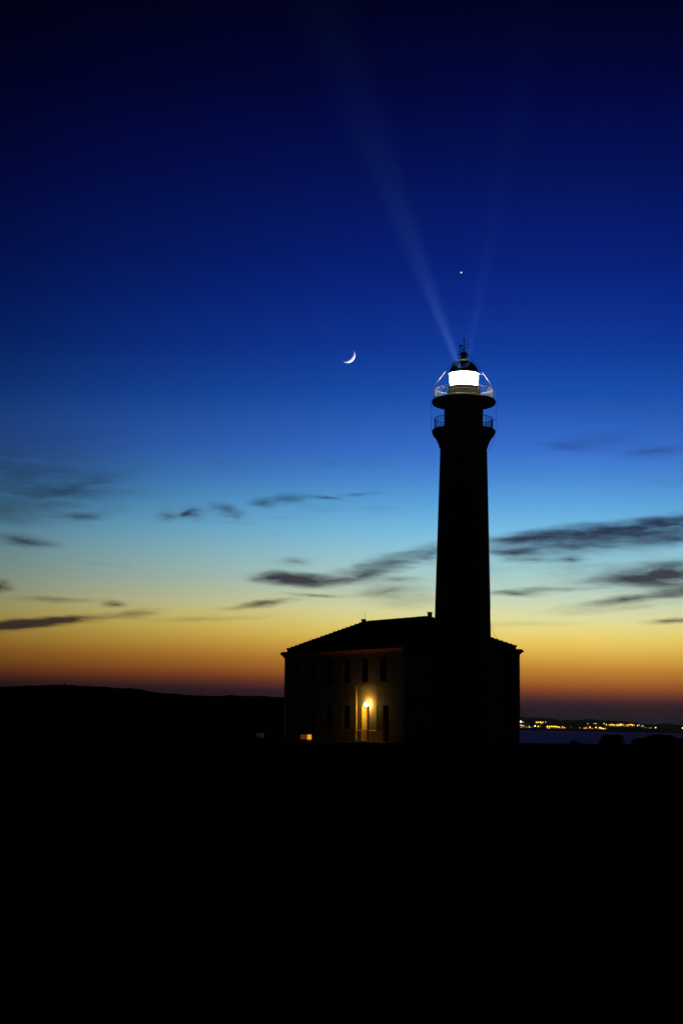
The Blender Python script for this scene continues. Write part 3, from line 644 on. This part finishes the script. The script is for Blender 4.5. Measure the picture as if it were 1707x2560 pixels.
# ------------------------------------------------------------------ lights and houses of the town across the bay
LC = {'y': (1.0, .50, .04), 'w': (.9, .92, 1.0), 'o': (.8, .30, .03), 'p': (1.0, .66, .20)}
lm = {k: emit('town_light_'+k, c, 3.6) for k, c in LC.items()}
TOWN = [
 ('white floodlights at the left end of the far shore, next to the house wall', 'white lights beside the house wall', [(1301, 1804, 2.6, 'w'), (1306.5, 1805.5, 1.0, 'p')]),
 ('dim yellow light in the stacked rows at the left end of the far shore', 'dim rows at the left end', [(1300, 1812.5, .9, 'p'), (1303, 1813, .9, 'p'), (1306, 1814, .9, 'p'), (1309, 1814, .8, 'p'), (1302, 1818, .9, 'y'), (1314, 1816, .6, 'o'), (1322, 1817.3, 1.0, 'w'), (1321.5, 1813.5, .5, 'p')]),
 ('yellow light in the short upper row on the left hillside', 'short upper row on the left hillside', [(1340, 1805.5, 1.6, 'y'), (1344.3, 1805.5, 1.5, 'y'), (1349.5, 1805.2, 1.7, 'y'), (1352.3, 1806.3, 1.5, 'y'), (1356.5, 1805.3, 1.2, 'y'), (1363.3, 1805, .8, 'p')]),
 ('light in the small trio left of the long shore row', 'trio left of the long shore row', [(1336.5, 1815, 1.8, 'w'), (1344.2, 1816, 1.6, 'y'), (1349.5, 1815.5, .9, 'o')]),
 ('yellow street light in the long bright row along the shore', 'long bright row along the shore', [(1367.5, 1816.3, 2.0, 'y'), (1373, 1816.2, 1.6, 'y'), (1377.3, 1816.2, 1.6, 'y'), (1381, 1816.2, 1.6, 'y'), (1385, 1816, 1.7, 'y'), (1389, 1816.5, 1.7, 'y'), (1393, 1817, 1.7, 'y'), (1397, 1818, 1.6, 'y'), (1367.5, 1819.4, 1.2, 'o'), (1372, 1820, 1.2, 'y')]),
 ('orange light in the pair just right of the long shore row', 'orange pair by the long shore row', [(1405, 1817.3, 1.8, 'o'), (1410.3, 1819.2, 1.5, 'o')]),
 ('scattered faint light in the middle of the far shore', 'faint lights in the middle of the far shore', [(1425, 1818, .5, 'o'), (1449, 1819.5, 1.0, 'o'), (1468, 1809, .9, 'p'), (1483, 1809, .6, 'y'), (1487.5, 1808.8, 1.0, 'y'), (1492, 1809.3, .6, 'o')]),
 ('amber light in the loose shore cluster in the middle of the bay', 'loose shore cluster in mid bay', [(1461.7, 1820.3, 1.5, 'o'), (1465.5, 1818, .9, 'o'), (1473.7, 1818, 1.9, 'y'), (1468, 1821.5, .6, 'o'), (1489, 1818.5, 2.0, 'y'), (1498.3, 1819, 2.1, 'y'), (1502.5, 1820.4, 1.8, 'y'), (1507, 1821.4, 1.7, 'y'), (1512.3, 1821, 1.0, 'o')]),
 ('yellow light in the long upper row of the hillside town', 'long upper row of the hillside town', [(1508.7, 1808.4, 1.2, 'p'), (1514.5, 1811.7, 1.3, 'p'), (1520, 1810.5, .7, 'o'), (1524, 1812, 1.5, 'y'), (1528.5, 1811, 1.6, 'y'), (1532, 1812.5, 1.6, 'y'), (1536, 1813, 1.4, 'y'), (1541, 1812.6, 1.5, 'y'), (1545, 1813, 1.6, 'y'), (1549, 1812.5, 1.6, 'p'), (1552.3, 1812, 1.6, 'p'), (1557.3, 1812.5, 1.2, 'y'), (1548, 1809, .8, 'p'), (1553.3, 1809, .8, 'p'), (1542, 1809.3, .6, 'o')]),
 ('amber light in the upper row right of the hillside town', 'upper row right of the hillside town', [(1565.3, 1812.5, 1.7, 'o'), (1571, 1812, 1.6, 'y'), (1576, 1811.4, 1.6, 'y'), (1580.5, 1812.5, 1.7, 'y'), (1584.5, 1811.8, .8, 'o')]),
 ('small pale light in the trio right of the town', 'pale trio right of the town', [(1592.3, 1813.7, 1.0, 'w'), (1596.7, 1812.6, 1.0, 'p'), (1605.7, 1814.2, 1.0, 'p')]),
 ('single bright yellow light on the dark shore well right of the town', None, [(1637.7, 1819, 1.7, 'p')]),
 ('last single yellow light at the right edge of the picture', None, [(1704.5, 1820, 1.7, 'p')]),
]
smesh = {}
def lamp_meshes(r, c):
    k = (round(r, 1), c)
    if k not in smesh: smesh[k] = sphere(r, 10, 6).mesh('lamp_head', lm[c])
    return smesh[k]
pole = MB().tube([(0, 0, -9), (0, 0, 0)], [.16, .1], 5).mesh('pole', M['iron'])
for label, grp, pts in TOWN:
    for (px, py, r_, c) in pts:
        p = at(px, py, coast(px, py+6).y); sc_ = p.y/FPX
        e = empty('street_light', (p.x, p.y, p.z-9)); tag(e, label, 'street light', grp or 'single shore lights')
        if not grp: del e['group']
        h = put('lamp_head', lamp_meshes(r_*.80*sc_, c), e); h.location = (0, 0, 9)
        q = put('pole', pole, e); q.location = (0, 0, 9)
# dark houses among the lights
hb_ = MB().box(-6, 6, -4, 4, -3, 3.0).mesh('wall', M['farwall'])
rb_ = MB(); rb_.v = [(-6.5,-4.5,3),(6.5,-4.5,3),(6.5,4.5,3),(-6.5,4.5,3),(-3,0,4.3),(3,0,4.3)]; rb_.f = [(0,1,5,4),(1,2,5),(2,3,4,5),(3,0,4),(3,2,1,0)]; rb_ = rb_.mesh('roof', M['tile'])
wb_ = MB().box(-.5, .5, -4.06, -3.99, .9, 2.1).mesh('window', M['winlit'])
for i, (px, py) in enumerate([(1304, 1814.5), (1312, 1818), (1327, 1817.5), (1343, 1808), (1353, 1808.5), (1376, 1819), (1387, 1819), (1399, 1820), (1463, 1820), (1476, 1820.5), (1494, 1821), (1510, 1822), (1521, 1813.5), (1530, 1814.5), (1538, 1815), (1546, 1815), (1556, 1814.5), (1568, 1814.5), (1578, 1814.5), (1600, 1815.5), (1616, 1818.5), (1627, 1819)]):
    p = coast(px, py+2.5); e = empty('shore_house', p, random.uniform(-.5, .5))
    tag(e, 'tiny unlit house among the lights of the town across the bay', 'house', 'houses of the town across the bay')
    put('wall', hb_, e); put('roof', rb_, e)
    for x_ in random.sample((-4, -1.5, 1.5, 4), 2):
        w_ = put('window', wb_, e); w_.location = (x_, 0, 0)

# ------------------------------------------------------------------ haze
hz = bpy.data.materials.new('sea_haze'); hz.use_nodes = True; t = hz.node_tree; t.nodes.clear()
pv = t.nodes.new('ShaderNodeVolumePrincipled'); pv.inputs['Color'].default_value = (.85, .88, .95, 1); pv.inputs['Density'].default_value = 1.0e-5; pv.inputs['Anisotropy'].default_value = .88
o = t.nodes.new('ShaderNodeOutputMaterial'); t.links.new(pv.outputs[0], o.inputs['Volume'])
MB().box(-7800, 7800, -7800, 7800, -41, 45).build('haze', hz, kind='stuff')
